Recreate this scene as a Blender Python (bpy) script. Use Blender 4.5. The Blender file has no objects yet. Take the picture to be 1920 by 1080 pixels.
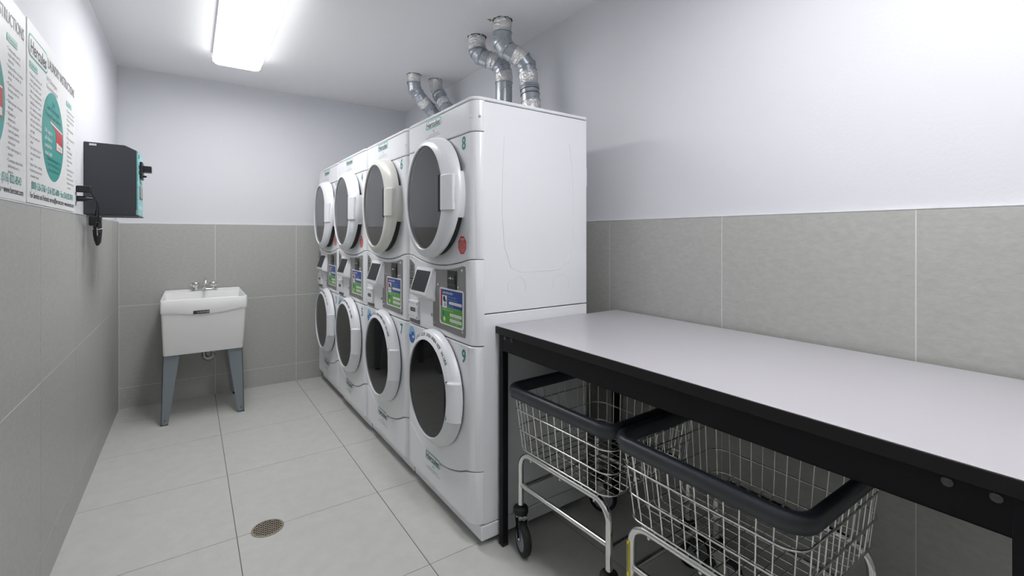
import bpy, bmesh, math, random
from mathutils import Vector, Matrix
random.seed(7)
SC = bpy.context.scene
COL = SC.collection
PI = math.pi

# ------------------------------------------------------------------ camera
cam = bpy.data.objects.new('camera', bpy.data.cameras.new('camera'))
COL.objects.link(cam)
cam.location = (0, 0, 1.293)
cam.rotation_euler = (PI/2, 0, math.radians(-34.8))
cam.data.sensor_width = 36
cam.data.lens = 867.0/1920*36
cam.data.shift_y = -97.5/1920
cam.data.clip_start = 0.02
SC.camera = cam

# ------------------------------------------------------------------ world, view
w = bpy.data.worlds.new('world'); SC.world = w
w.use_nodes = True
w.node_tree.nodes['Background'].inputs[0].default_value = (0.8, 0.85, 1, 1)
w.node_tree.nodes['Background'].inputs[1].default_value = 0.0
SC.view_settings.view_transform = 'Standard'
SC.view_settings.look = 'None'
SC.view_settings.gamma = 1
SC.view_settings.use_curve_mapping = False
SC.view_settings.exposure = 0.07
LAMP = 20.5                     # radiance of the ceiling light diffusers

# ------------------------------------------------------------------ room dimensions
XL, XR, YB, YF, ZC = -0.44, 1.80, 4.50, -0.42, 2.565
ZT = 1.378                     # top of the wall tiles

# ------------------------------------------------------------------ materials
def mat(name, col, rough=0.5, metal=0.0, spec=0.5, bump=0, bscale=60, var=0, vscale=8, stretch=(1, 1, 1),
        coat=0, rvar=0, detail=4):
    m = bpy.data.materials.new(name); m.use_nodes = True
    nt = m.node_tree; b = nt.nodes['Principled BSDF']
    b.inputs['Base Color'].default_value = (*col, 1)
    b.inputs['Roughness'].default_value = rough
    b.inputs['Metallic'].default_value = metal
    b.inputs['Specular IOR Level'].default_value = spec
    if coat: b.inputs['Coat Weight'].default_value = coat; b.inputs['Coat Roughness'].default_value = 0.08
    if bump or var or rvar:
        tc = nt.nodes.new('ShaderNodeTexCoord'); mp = nt.nodes.new('ShaderNodeMapping')
        mp.inputs['Scale'].default_value = stretch
        nt.links.new(tc.outputs['Object'], mp.inputs['Vector'])
    if var:
        n = nt.nodes.new('ShaderNodeTexNoise'); n.inputs['Scale'].default_value = vscale; n.inputs['Detail'].default_value = detail
        n.inputs['Roughness'].default_value = 0.65
        r = nt.nodes.new('ShaderNodeValToRGB')
        r.color_ramp.elements[0].position = 0.25; r.color_ramp.elements[1].position = 0.75
        r.color_ramp.elements[0].color = (*[max(0, c*(1-var)) for c in col], 1)
        r.color_ramp.elements[1].color = (*[min(1, c*(1+var)) for c in col], 1)
        nt.links.new(mp.outputs[0], n.inputs['Vector']); nt.links.new(n.outputs['Fac'], r.inputs['Fac'])
        nt.links.new(r.outputs['Color'], b.inputs['Base Color'])
    if rvar:
        n2 = nt.nodes.new('ShaderNodeTexNoise'); n2.inputs['Scale'].default_value = vscale*1.7
        mr = nt.nodes.new('ShaderNodeMapRange'); mr.inputs['To Min'].default_value = rough-rvar; mr.inputs['To Max'].default_value = rough+rvar
        nt.links.new(mp.outputs[0], n2.inputs['Vector']); nt.links.new(n2.outputs['Fac'], mr.inputs['Value'])
        nt.links.new(mr.outputs[0], b.inputs['Roughness'])
    if bump:
        n3 = nt.nodes.new('ShaderNodeTexNoise'); n3.inputs['Scale'].default_value = bscale; n3.inputs['Detail'].default_value = 3
        bp = nt.nodes.new('ShaderNodeBump'); bp.inputs['Strength'].default_value = bump; bp.inputs['Distance'].default_value = 0.01
        nt.links.new(mp.outputs[0], n3.inputs['Vector']); nt.links.new(n3.outputs['Fac'], bp.inputs['Height'])
        nt.links.new(bp.outputs[0], b.inputs['Normal'])
    return m

def emit(name, col, strength):
    m = bpy.data.materials.new(name); m.use_nodes = True
    b = m.node_tree.nodes['Principled BSDF']
    b.inputs['Base Color'].default_value = (0.9, 0.9, 0.9, 1)
    b.inputs['Emission Color'].default_value = (*col, 1)
    b.inputs['Emission Strength'].default_value = strength
    return m

def glass_mat(name, tint, trans, rough=0.03, ior=1.6):
    m = bpy.data.materials.new(name); m.use_nodes = True
    nt = m.node_tree; nt.nodes.remove(nt.nodes['Principled BSDF'])
    out = nt.nodes['Material Output']
    gl = nt.nodes.new('ShaderNodeBsdfGlossy'); gl.inputs['Roughness'].default_value = rough; gl.inputs['Color'].default_value = (1, 1, 1, 1)
    tr = nt.nodes.new('ShaderNodeBsdfTransparent'); tr.inputs['Color'].default_value = (trans, trans, trans*1.03, 1)
    df = nt.nodes.new('ShaderNodeBsdfDiffuse'); df.inputs['Color'].default_value = (*tint, 1)
    ad = nt.nodes.new('ShaderNodeAddShader')
    fr = nt.nodes.new('ShaderNodeFresnel'); fr.inputs['IOR'].default_value = ior
    mx = nt.nodes.new('ShaderNodeMixShader')
    nt.links.new(tr.outputs[0], ad.inputs[0]); nt.links.new(df.outputs[0], ad.inputs[1])
    nt.links.new(fr.outputs[0], mx.inputs[0]); nt.links.new(ad.outputs[0], mx.inputs[1]); nt.links.new(gl.outputs[0], mx.inputs[2])
    nt.links.new(mx.outputs[0], out.inputs['Surface'])
    return m

M = {}
M['paint'] = mat('wall_paint', (0.70, 0.708, 0.742), 0.6, spec=0.3, bump=0.05, bscale=90)
M['ceil'] = mat('ceiling_paint', (0.91, 0.91, 0.92), 0.65, spec=0.3, bump=0.06, bscale=30)
M['tile'] = mat('wall_tile', (0.435, 0.438, 0.415), 0.42, spec=0.4, bump=0.05, bscale=130, var=0.10, vscale=38, stretch=(1, 1, 2.2), rvar=0.06, detail=8)
M['floor'] = mat('floor_tile', (0.56, 0.56, 0.535), 0.38, spec=0.4, bump=0.03, bscale=120, var=0.06, vscale=14, rvar=0.05, detail=8)
M['grout_l'] = mat('wall_grout', (0.74, 0.74, 0.73), 0.8, var=0.06, vscale=40)
M['grout_d'] = mat('floor_grout', (0.14, 0.14, 0.13), 0.85, var=0.2, vscale=30)
M['trim'] = mat('white_trim', (0.78, 0.78, 0.80), 0.35)
M['enamel'] = mat('white_enamel', (0.80, 0.81, 0.84), 0.22, spec=0.5, coat=0.3, bump=0.01, bscale=200)
M['plastic'] = mat('white_plastic', (0.76, 0.77, 0.80), 0.28, spec=0.5, bump=0.01, bscale=200)
M['cream'] = mat('yellowed_plastic', (0.71, 0.70, 0.655), 0.28, spec=0.5)
M['dark'] = mat('black_rubber', (0.012, 0.012, 0.014), 0.6)
M['gap'] = mat('recess_shade', (0.03, 0.03, 0.033), 0.7)  # near-black painted for the shade in door gaps and drum mouths
M['screen'] = mat('dark_display', (0.018, 0.018, 0.023), 0.4, spec=0.3)
M['black'] = mat('black_plastic', (0.015, 0.015, 0.018), 0.35)
M['steelplate'] = mat('brushed_steel', (0.34, 0.335, 0.33), 0.40, metal=0.8, bump=0.04, bscale=80, stretch=(1, 1, 30))
M['chrome'] = mat('chrome', (0.78, 0.78, 0.77), 0.10, metal=1, rvar=0.04, vscale=12)
M['trapsteel'] = mat('dull_chrome', (0.36, 0.36, 0.36), 0.18, metal=1)
M['wire'] = mat('chrome_wire', (0.80, 0.80, 0.78), 0.16, metal=1)
M['drum'] = mat('drum_steel', (0.80, 0.80, 0.82), 0.28, metal=0.55)
M['galv'] = mat('galvanised_steel', (0.46, 0.49, 0.53), 0.30, metal=0.85, var=0.10, vscale=25, rvar=0.08)
M['foil'] = mat('foil_tape', (0.80, 0.79, 0.78), 0.26, metal=0.75, bump=1.0, bscale=55, var=0.12, vscale=40)
M['laminate'] = mat('white_laminate', (0.465, 0.455, 0.48), 0.30, spec=0.5, bump=0.01, bscale=60)
M['blackmetal'] = mat('black_painted_steel', (0.006, 0.006, 0.008), 0.5, spec=0.22, bump=0.03, bscale=150)
M['edge'] = mat('black_edge_band', (0.012, 0.011, 0.011), 0.45, spec=0.3)
M['bumper'] = mat('slate_rubber_bumper', (0.032, 0.037, 0.047), 0.38, bump=0.12, bscale=30)
M['hub'] = mat('grey_wheel_hub', (0.30, 0.32, 0.35), 0.45)
M['tub'] = mat('white_tub_plastic', (0.80, 0.80, 0.79), 0.35, var=0.02, vscale=10)
M['leg'] = mat('blue_grey_steel', (0.205, 0.238, 0.262), 0.45, metal=0.1)
M['kiosk'] = mat('charcoal_steel', (0.040, 0.043, 0.052), 0.42, bump=0.06, bscale=300)
M['teal'] = mat('teal_print', (0.03, 0.33, 0.29), 0.4)
M['teald'] = mat('dark_teal_print', (0.0, 0.19, 0.185), 0.4)
M['teall'] = mat('pale_teal_print', (0.50, 0.74, 0.69), 0.5)
M['tealface'] = mat('teal_face_print', (0.22, 0.52, 0.52), 0.4, var=0.35, vscale=45)
M['ink'] = mat('black_ink', (0.012, 0.012, 0.015), 0.5)
M['bolt'] = mat('dark_bolt_steel', (0.10, 0.10, 0.11), 0.3, metal=0.8)
M['inkg'] = mat('grey_ink', (0.16, 0.16, 0.17), 0.5)
M['inkl'] = mat('light_grey_ink', (0.42, 0.42, 0.43), 0.5)
M['paper'] = mat('poster_paper', (0.80, 0.80, 0.80), 0.45, bump=0.02, bscale=6)
M['red'] = mat('red_print', (0.55, 0.035, 0.045), 0.4)
M['redl'] = mat('red_sticker', (0.62, 0.05, 0.05), 0.4)
M['blue'] = mat('blue_print', (0.012, 0.05, 0.27), 0.35)
M['blues'] = mat('bright_blue_print', (0.01, 0.11, 0.45), 0.35)
M['bluel'] = mat('light_blue_print', (0.25, 0.50, 0.72), 0.35)
M['green'] = mat('green_print', (0.10, 0.34, 0.035), 0.35)
M['greenl'] = mat('light_green_print', (0.30, 0.60, 0.28), 0.35)
M['white'] = mat('white_print', (0.80, 0.80, 0.80), 0.4)
M['yellow'] = mat('yellow_sticker', (0.85, 0.72, 0.02), 0.4)
M['brass'] = mat('worn_brass', (0.33, 0.285, 0.22), 0.42, metal=0.7, var=0.3, vscale=60)
M['hole'] = mat('hole_shade', (0.006, 0.006, 0.006), 0.9)  # flat black painted for the shade inside openings and recesses
M['torn'] = mat('torn_plaster', (0.35, 0.27, 0.18), 0.9, var=0.4, vscale=80)
M['lamp'] = emit('lit_diffuser', (1.0, 0.995, 1.0), LAMP)
M['lamp2'] = emit('lit_diffuser_second', (1.0, 0.995, 1.0), LAMP*1.12)
M['lamp2end'] = emit('lit_diffuser_second_end', (1.0, 0.995, 1.0), 1.2)
M['lampend'] = emit('lit_diffuser_end', (1.0, 0.995, 1.0), 5.5)
M['housing'] = mat('white_housing', (0.8, 0.8, 0.82), 0.4)
M['dglass'] = glass_mat('tinted_dryer_glass', (0.004, 0.0045, 0.006), 0.72, 0.02, 1.85)
M['wglass'] = glass_mat('dark_washer_glass', (0.0035, 0.0035, 0.004), 0.04, 0.04, 1.33)

# ------------------------------------------------------------------ mesh builder
TXT = {}
def text_mesh(s, bold=0.0):
    key = (s, bold)
    if key in TXT: return TXT[key]
    cu = bpy.data.curves.new('t', 'FONT'); cu.body = s; cu.size = 1; cu.offset = bold; cu.resolution_u = 3
    ob = bpy.data.objects.new('t', cu); COL.objects.link(ob)
    bpy.context.view_layer.update()
    dg = bpy.context.evaluated_depsgraph_get()
    me = bpy.data.meshes.new_from_object(ob.evaluated_get(dg))
    v = [(p.co.x, p.co.y) for p in me.vertices]; f = [tuple(p.vertices) for p in me.polygons]
    bpy.data.objects.remove(ob); bpy.data.curves.remove(cu); bpy.data.meshes.remove(me)
    xs = [a for a, _ in v] or [0]; ys = [b for _, b in v] or [0]
    TXT[key] = (v, f, min(xs), max(xs), min(ys), max(ys))
    return TXT[key]

class MB:
    def __init__(s, origin=(0, 0, 0)):
        s.v = []; s.f = []; s.m = []; s.mats = []; s.o = Vector(origin); s.X = None
    def mi(s, m):
        if m not in s.mats: s.mats.append(m)
        return s.mats.index(m)
    def add(s, vs, fs, m):
        n = len(s.v); i = s.mi(m)
        s.v += [Vector(a) for a in vs]
        for f in fs: s.f.append(tuple(n+k for k in f)); s.m.append(i)
        return s
    def box(s, a, b, m):
        x0, y0, z0 = [min(p, q) for p, q in zip(a, b)]; x1, y1, z1 = [max(p, q) for p, q in zip(a, b)]
        v = [(x0, y0, z0), (x1, y0, z0), (x1, y1, z0), (x0, y1, z0), (x0, y0, z1), (x1, y0, z1), (x1, y1, z1), (x0, y1, z1)]
        return s.add(v, [(3, 2, 1, 0), (4, 5, 6, 7), (0, 1, 5, 4), (1, 2, 6, 5), (2, 3, 7, 6), (3, 0, 4, 7)], m)
    def prism(s, pts, h, m):
        """pts: list of 3-D points (planar outline), h: 3-D extrusion vector"""
        n = len(pts); h = Vector(h); a = [Vector(p) for p in pts]
        nrm = Vector((0, 0, 0))
        for i in range(n): nrm += a[i].cross(a[(i+1) % n])
        if nrm.dot(h) > 0: a.reverse()
        v = a+[p+h for p in a]
        f = [tuple(range(n)), tuple(range(2*n-1, n-1, -1))]
        for i in range(n): j = (i+1) % n; f.append((i, i+n, j+n, j))
        return s.add(v, f, m)
    def loft(s, rings, m, cap0=True, cap1=True, closed=True):
        n = len(rings[0]); v = [p for r in rings for p in r]; f = []
        for k in range(len(rings)-1):
            for i in range(n if closed else n-1):
                j = (i+1) % n
                f.append((k*n+i, k*n+j, (k+1)*n+j, (k+1)*n+i))
        if cap0: f.append(tuple(range(n-1, -1, -1)))
        if cap1: f.append(tuple((len(rings)-1)*n+i for i in range(n)))
        return s.add(v, f, m)
    def tube(s, path, r, m, seg=8, closed=False, caps=True):
        P = [Vector(p) for p in path]; n = len(P); rings = []
        prev = None
        for i in range(n):
            if closed: t = (P[(i+1) % n]-P[i-1])
            else: t = P[min(i+1, n-1)]-P[max(i-1, 0)]
            t.normalize()
            if prev is None:
                up = Vector((0, 0, 1)) if abs(t.z) < 0.9 else Vector((1, 0, 0))
                u = t.cross(up).normalized()
            else:
                u = (prev - t*prev.dot(t)).normalized()
            prev = u; w_ = t.cross(u)
            rr = r[i] if isinstance(r, (list, tuple)) else r
            # mitre correction
            k = 1.0
            rings.append([P[i]+(u*math.cos(2*PI*q/seg)+w_*math.sin(2*PI*q/seg))*rr*k for q in range(seg)])
        if closed: rings.append(rings[0])
        s.loft(rings, m, caps and not closed, caps and not closed)
        return s
    def lathe(s, c, axis, prof, m, seg=24, cap=True):
        """prof: list of (along axis, radius)"""
        ax = Vector(axis).normalized(); up = Vector((0, 0, 1)) if abs(ax.z) < .9 else Vector((1, 0, 0))
        u = ax.cross(up).normalized(); w_ = ax.cross(u); c = Vector(c)
        rings = [[c+ax*h+(u*math.cos(2*PI*q/seg)+w_*math.sin(2*PI*q/seg))*r for q in range(seg)] for h, r in prof]
        return s.loft(rings, m, cap, cap)
    def text(s, t, c, u, v, h, m, width=None, bold=0.0, shear=0, align='c', lift=0):
        """text with capital height h, centred on c (align c) or starting at c (l)"""
        vv, ff, x0, x1, y0, y1 = text_mesh(t, bold)
        if not vv: return s
        u = Vector(u); v = Vector(v); c = Vector(c)
        k = h/0.73; kx = k
        if width: kx = width/(x1-x0)
        ox = (x0+x1)/2 if align == 'c' else (x0 if align == 'l' else x1)
        pts = [c+u*((x-ox)*kx+shear*(y-0.36)*k)+v*((y-0.365)*k) for x, y in vv]
        return s.add(pts, ff, m)
    def quad(s, c, u, v, w_, h, m):
        c = Vector(c); u = Vector(u); v = Vector(v)
        return s.add([c-u*w_/2-v*h/2, c+u*w_/2-v*h/2, c+u*w_/2+v*h/2, c-u*w_/2+v*h/2], [(0, 1, 2, 3)], m)
    def poly2(s, c, u, v, pts, m):
        c = Vector(c); u = Vector(u); v = Vector(v)
        return s.add([c+u*a+v*b for a, b in pts], [tuple(range(len(pts)))], m)
    def build(s, name, parent=None, smooth=35, bevel=0, seg=2, recalc=False):
        me = bpy.data.meshes.new(name)
        me.from_pydata([tuple(p-s.o) for p in s.v], [], s.f)
        for m in s.mats: me.materials.append(M[m] if isinstance(m, str) else m)
        me.polygons.foreach_set('material_index', s.m)
        if recalc:
            bm = bmesh.new(); bm.from_mesh(me); bmesh.ops.recalc_face_normals(bm, faces=bm.faces); bm.to_mesh(me); bm.free()
        me.update()
        if smooth:
            me.polygons.foreach_set('use_smooth', [True]*len(me.polygons))
            me.set_sharp_from_angle(angle=math.radians(smooth))
        ob = bpy.data.objects.new(name, me); COL.objects.link(ob)
        if parent is not None: ob.parent = parent
        else: ob.location = s.o
        if bevel:
            b = ob.modifiers.new('bevel', 'BEVEL'); b.width = bevel; b.segments = seg; b.limit_method = 'ANGLE'
            b.angle_limit = math.radians(40); b.harden_normals = False
        return ob

def tag(o, label=None, cat=None, group=None, kind=None):
    if label: o['label'] = label
    if cat: o['category'] = cat
    if group: o['group'] = group
    if kind: o['kind'] = kind
    return o
def thing(name, loc, label, cat, group=None):
    o = bpy.data.objects.new(name, None); COL.objects.link(o); o.location = loc
    o.empty_display_size = 0.1
    return tag(o, label, cat, group)
def copy_tree(o, parent=None):
    c = o.copy(); COL.objects.link(c)
    if parent is not None: c.parent = parent
    for ch in list(o.children): copy_tree(ch, c)
    return c
def rrect(w_, h, r, n=5):
    pts = []
    for cx, cy, a0 in ((w_/2-r, h/2-r, 0), (-w_/2+r, h/2-r, 90), (-w_/2+r, -h/2+r, 180), (w_/2-r, -h/2+r, 270)):
        for k in range(n+1):
            a = math.radians(a0+90*k/n); pts.append((cx+r*math.cos(a), cy+r*math.sin(a)))
    return pts
def circ(r, n=32, ry=None):
    return [(r*math.cos(2*PI*k/n), (ry or r)*math.sin(2*PI*k/n)) for k in range(n)]

# ------------------------------------------------------------------ room shell
def tiles(mb, org, u, v, n, us, vs, m, gap=0.0030, th=0.010):
    """rectangular tiles between the grout lines us and vs, standing th proud of the grout bed"""
    org = Vector(org); u = Vector(u); v = Vector(v); n = Vector(n)
    for i in range(len(us)-1):
        for j in range(len(vs)-1):
            a, b, c, d = us[i]+gap/2, us[i+1]-gap/2, vs[j]+gap/2, vs[j+1]-gap/2
            if b-a < .01 or d-c < .01: continue
            p = [org+u*a+v*c, org+u*b+v*c, org+u*b+v*d, org+u*a+v*d]
            mb.prism(p, n*th, m)
def lines(first, step, lo, hi):
    k = math.floor((lo-first)/step)+1; out = [lo]
    while first+k*step < hi-1e-4:
        if first+k*step > lo+1e-4: out.append(first+k*step)
        k += 1
    return out+[hi]
ZL = [0, 0.155, 0.768, ZT]
TT = 0.010
ZTW = {'wall_left': 1.397, 'wall_back': 1.388, 'wall_right': 1.374, 'wall_front': 1.374}
def wall(name, org, u, n, length, us):
    """painted wall with a tiled dado: plaster slab behind the plane, tiles in front"""
    mb = MB(); ZT = ZTW[name]; ZL = [0, 0.155, 0.768, ZT]
    org = Vector(org); u = Vector(u); n = Vector(n); zv = Vector((0, 0, 1))
    # plaster slab: its face is set back by the tile thickness
    e = u*.05
    p = [org-n*TT-e, org+u*length-n*TT+e, org+u*length+zv*(ZC+.05)-n*TT+e, org+zv*(ZC+.05)-n*TT-e]
    mb.prism(p, -n*0.1, 'paint')
    g = [org-n*TT, org+u*length-n*TT, org+u*length+zv*ZT-n*TT, org+zv*ZT-n*TT]
    mb.prism(g, n*(TT-0.0008), 'grout_l')
    tiles(mb, org-n*TT, u, zv, n, us, ZL, 'tile')
    o = mb.build(name, smooth=0); return tag(o, kind='structure')
wall('wall_left', (XL, YF, 0), (0, 1, 0), (1, 0, 0), YB-YF, [q-YF for q in lines(1.695, .622, YF, YB)])
wall('wall_right', (XR, YF, 0), (0, 1, 0), (-1, 0, 0), YB-YF, [q-YF for q in lines(1.695, .622, YF, YB)])
wall('wall_back', (XL, YB, 0), (1, 0, 0), (0, -1, 0), XR-XL, [q-XL for q in lines(.166, .610, XL, XR)])
wall('wall_front', (XL, YF, 0), (1, 0, 0), (0, 1, 0), XR-XL, [q-XL for q in lines(.166, .610, XL, XR)])
mb = MB()
mb.box((XL-.1, YF-.1, -.1), (XR+.1, YB+.1, -0.0013), 'grout_d')
xs = lines(.163, .611, XL-.01, XR+.01); ys = lines(1.68, .6225, YF-.01, YB+.01)
for i in range(len(xs)-1):
    for j in range(len(ys)-1):
        gx = .0035
        mb.box((xs[i]+gx/2, ys[j]+.0013, -.012), (xs[i+1]-gx/2, ys[j+1]-.0013, 0), 'floor')
tag(mb.build('floor', smooth=0), kind='structure')
mb = MB(); mb.box((XL-.12, YF-.12, ZC), (XR+.12, YB+.12, ZC+.1), 'ceil')
ceiling = tag(mb.build('ceiling', smooth=0), kind='structure')
# thin white edging strip over the tiles
def strip(name, a, b):
    mb = MB(); mb.box(a, b, 'trim'); tag(mb.build(name, smooth=0), kind='structure')
strip('trim_1', (XL-.0095, YF, 1.397), (XL+.0015, YB, 1.401))
strip('trim_2', (XL-.0095, YB-.0015, 1.388), (XR+.0095, YB+.0095, 1.392))
strip('trim_3', (XR-.0015, YF, 1.374), (XR+.0095, YB, 1.378))

strip('trim_4', (XL-.001, YB-.0016, .001), (XL+.0018, YB+.001, 1.388))

# ------------------------------------------------------------------ ceiling lights
def ceiling_light(xc, y0, y1, label, lampm='lamp'):
    hw = .145
    t = thing('ceiling_light', (xc, (y0+y1)/2, ZC), label, 'ceiling light', 'fluorescent ceiling lights')
    o = t.location.copy()
    mb = MB(o)
    mb.box((xc-hw-.004, y0, ZC-.028), (xc+hw+.004, y1, ZC-.0005), 'housing')
    mb.build('housing', t, bevel=.003)
    # acrylic lens: bright flat underside, dimmer translucent flanks
    mb = MB(o); prof = [(-hw, -.0285), (-hw+.004, -.066), (-hw+.014, -.0745)]
    for sg in (-1, 1):
        mb.loft([[(xc-sg*a, y, ZC+b) for a, b in prof] for y in (y0+.012, y1-.012)], 'lamp2end' if lampm == 'lamp2' else 'lampend', False, False, closed=False)
    mb.build('diffuser_flank', t, smooth=60)
    mb = MB(o); mb.prism([(xc-hw+.014, y0+.012, ZC-.0765), (xc+hw-.014, y0+.012, ZC-.0765), (xc+hw-.014, y1-.012, ZC-.0765), (xc-hw+.014, y1-.012, ZC-.0765)], (0, 0, .003), lampm)
    mb.build('diffuser', t, smooth=0)
    for ya, yb in ((y0, y0+.012), (y1-.012, y1)):
        mb = MB(o); pr = [(-hw-.004, -.0285), (-hw, -.060), (-hw+.028, -.078), (hw-.028, -.078), (hw, -.060), (hw+.004, -.0285)]
        mb.prism([(xc+a, ya, ZC+b) for a, b in pr], (0, yb-ya, 0), 'lamp2end' if lampm == 'lamp2' else 'lampend')
        mb.build('end_cap', t, smooth=60)
    return t
ceiling_light(.272, 2.585, 3.815, 'white rectangular ceiling light glowing over the tiled floor aisle')
ceiling_light(.96, -.36, .87, 'white ceiling light above the near end of the folding table', 'lamp2')

# ------------------------------------------------------------------ stacked washer and dryer towers
W = .688; Y0 = 1.64; YC = Y0+W/2; XF = .95; XS = .997; XB = 1.582; ZTOP = 1.871
U_, V_ = (0, -1, 0), (0, 0, 1)       # text directions on the machine fronts
def front_x(u):
    r, d = (.045, u) if u < W/2 else (.014, W-u)
    if d >= r: return XF
    return XF+(XS-XF)*(1-math.sqrt(max(0, 1-((r-d)/r)**2)))
def front_panel(mb, zb, zt, m='enamel'):
    us = [0, .0015, .004, .009, .016, .025, .035, .045]
    us += [.045+(W-.06)*k/28 for k in range(1, 28)] + [W-q for q in (.0145, .012, .009, .006, .0035, .0015, .0005, 0)]
    rows = []
    for kind in range(6):
        row = []
        for u in us:
            x = front_x(u); b, t = zb(u), zt(u)
            if kind == 0: p = (XS+.004, b+.0005)
            if kind == 1: p = (x+.0035, b+.0003)
            if kind == 2: p = (x, b+.0035)
            if kind == 3: p = (x, t-.0035)
            if kind == 4: p = (x+.0035, t-.0003)
            if kind == 5: p = (XS+.004, t-.0005)
            row.append((min(p[0], XS+.004), Y0+u, p[1]))
        rows.append(row)
    mb.loft(rows, m, False, False, closed=False)
    # side cheeks
    for u in (0, W):
        x = XS; b, t = zb(u), zt(u)
        mb.add([(x-.001, Y0+u, b), (x+.004, Y0+u, b), (x+.004, Y0+u, t), (x-.001, Y0+u, t)], [(0, 1, 2, 3)], m)
def dip(base, depth, half):
    def f(u):
        d = abs(u-W/2)/half
        if d >= 1.12: return base
        s = 1-d*d if d < .93 else (1-.93**2)*((1.12-d)/.19)**1.6
        return base-depth*max(0, s)
    return f
c_ = lambda z: (lambda u: z)
dry_bot = dip(1.197, .038, .30); wash_bot = dip(.318, .082, .30)

def ring_pts(cy, cz, ry, rz, x, n=64):
    return [(x, cy+ry*math.cos(2*PI*k/n), cz+rz*math.sin(2*PI*k/n)) for k in range(n)]

def make_tower():
    O = Vector(((XF+XB)/2, YC, 0))
    t = thing('stacked_washer_dryer', O, '', 'washer dryer')
    B = lambda: MB(O)
    # cabinet (lower and upper shell), top cover, plinth, feet
    mb = B(); mb.box((XS+.002, Y0, .094), (XB, Y0+W, .965), 'enamel'); mb.build('washer_cabinet', t, bevel=.003)
    mb = B(); mb.box((XS+.002, Y0, .969), (XB, Y0+W, 1.853), 'enamel')
    cab = mb.build('dryer_cabinet', t, bevel=.003)
    # pressed shapes on the side of the dryer shell
    for sgn, yy in ((-1, Y0), (1, Y0+W)):
        mb = B()
        # faint pressed outline: large rounded panel waisted towards the top, two round knock-outs
        path = []
        for a, z in ((1.10, 1.72), (1.093, 1.60), (1.088, 1.40), (1.10, 1.25), (1.135, 1.155), (1.19, 1.135), (1.40, 1.135), (1.455, 1.165), (1.488, 1.26), (1.495, 1.45), (1.487, 1.62), (1.47, 1.73)):
            path.append((a, yy+sgn*.0002, z))
        mb.tube(path, .0011, 'enamel', 6)
        for cx in (1.165, 1.415):
            mb.tube([(cx+.048*math.cos(a), yy+sgn*.0001, 1.07+.048*math.sin(a)) for a in [math.radians(-20+k*11) for k in range(21)]], .0008, 'enamel', 6)
        mb.build('pressed_rib', cab, smooth=60)
    mb = B()
    ol = []
    for k in range(7): a = math.radians(180+90*k/6); ol.append((XF+.045+.047*math.cos(a), Y0+.045+.045*math.sin(a)))
    ol += [(XB, Y0), (XB, Y0+W)]
    for k in range(7): a = math.radians(90+90*k/6); ol.append((XF+.016+.016*math.cos(a), Y0+W-.014+.014*math.sin(a)))
    mb.prism([(a, b, 1.8565) for a, b in ol], (0, 0, ZTOP-1.8565), 'enamel'); mb.build('top_cover', t, bevel=.004)
    mb = B(); mb.box((XF+.037, Y0, .027), (XB, Y0+W, .090), 'enamel'); mb.build('plinth', t, bevel=.006, seg=3)
    for x in (1.04, 1.53):
        for y in (Y0+.06, Y0+W-.06):
            mb = B(); mb.lathe((x, y, 0), (0, 0, 1), [(0, .02), (.008, .02), (.008, .008), (.030, .008)], 'dark', 16); mb.build('foot', t)
    # inner dark liner that shows in the seams
    # front panels
    mb = B(); front_panel(mb, c_(1.7275), c_(1.8560)); hp = mb.build('header_panel', t, smooth=30)
    mb = B(); front_panel(mb, dry_bot, c_(1.7245)); dp = mb.build('dryer_front_panel', t, smooth=30)
    mb = B(); front_panel(mb, c_(.8375), lambda u: dry_bot(u)-.0028); cp = mb.build('control_panel', t, smooth=30)
    mb = B(); front_panel(mb, wash_bot, c_(.8335)); wp = mb.build('washer_front_panel', t, smooth=30)
    mb = B(); front_panel(mb, c_(.099), lambda u: wash_bot(u)-.0035); bp = mb.build('lower_front_panel', t, smooth=30)
    # teardrop screw recess on the top near corner
    mb = B(); c0 = Vector((.9660, Y0+.0190, 1.787)); tg = Vector((.72, -.69, 0)); nn = Vector((-.69, -.72, 0))
    rg = []
    for i in range(7):
        th = PI*i/6; rr_ = math.sin(th)
        rg.append([c0+tg*(-.024*math.cos(th))+(Vector((0, 0, 1))*.0115*math.sin(2*PI*q/16)+nn*.0052*math.cos(2*PI*q/16))*max(rr_, .02)*(1.0 if th > PI/2 else .9) for q in range(16)])
    mb.loft(rg, 'plastic', True, True); mb.build('screw_boss', t, smooth=60)
    mb = B(); mb.lathe(c0+tg*.020+nn*.001, nn, [(0, .0065), (.003, .0055), (.0035, .002)], 'inkl', 12); mb.build('screw', t)
    # ---- dryer door
    cz = 1.470; ro = .280; gy, gz = .192, .237
    mb = B()   # dark ring painted for the shaded gap between door and panel
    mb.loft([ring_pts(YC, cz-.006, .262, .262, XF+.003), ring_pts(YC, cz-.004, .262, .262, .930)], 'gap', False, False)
    # moulded recess lip on the panel
    gap_ring = mb.build('door_gap_shade', t, smooth=40)
    mb = B()
    prof = [(0, .926), (.01, .919), (.06, .910), (.15, .902), (.28, .8955), (.45, .890), (.52, .8865), (.75, .8815), (.94, .8785), (1.0, .881), (1.0, .893)]
    rings = [ring_pts(YC, cz, ro*(1-a)+gy*a, ro*(1-a)+gz*a, x) for a, x in prof]
    rings = [ring_pts(YC, cz, .255, .255, .925)]+rings
    for k, rg in enumerate(rings[:6]):      # the door stands a little farther off the panel at the bottom
        w8 = (1, 1, .9, .7, .4, .15)[k]
        rings[k] = [(x+w8*(.016*(z-cz)/ro+.002), y, z) for x, y, z in rg]
    mb.loft(rings, 'plastic', False, False); dd = mb.build('dryer_door', t, smooth=40)
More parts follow.
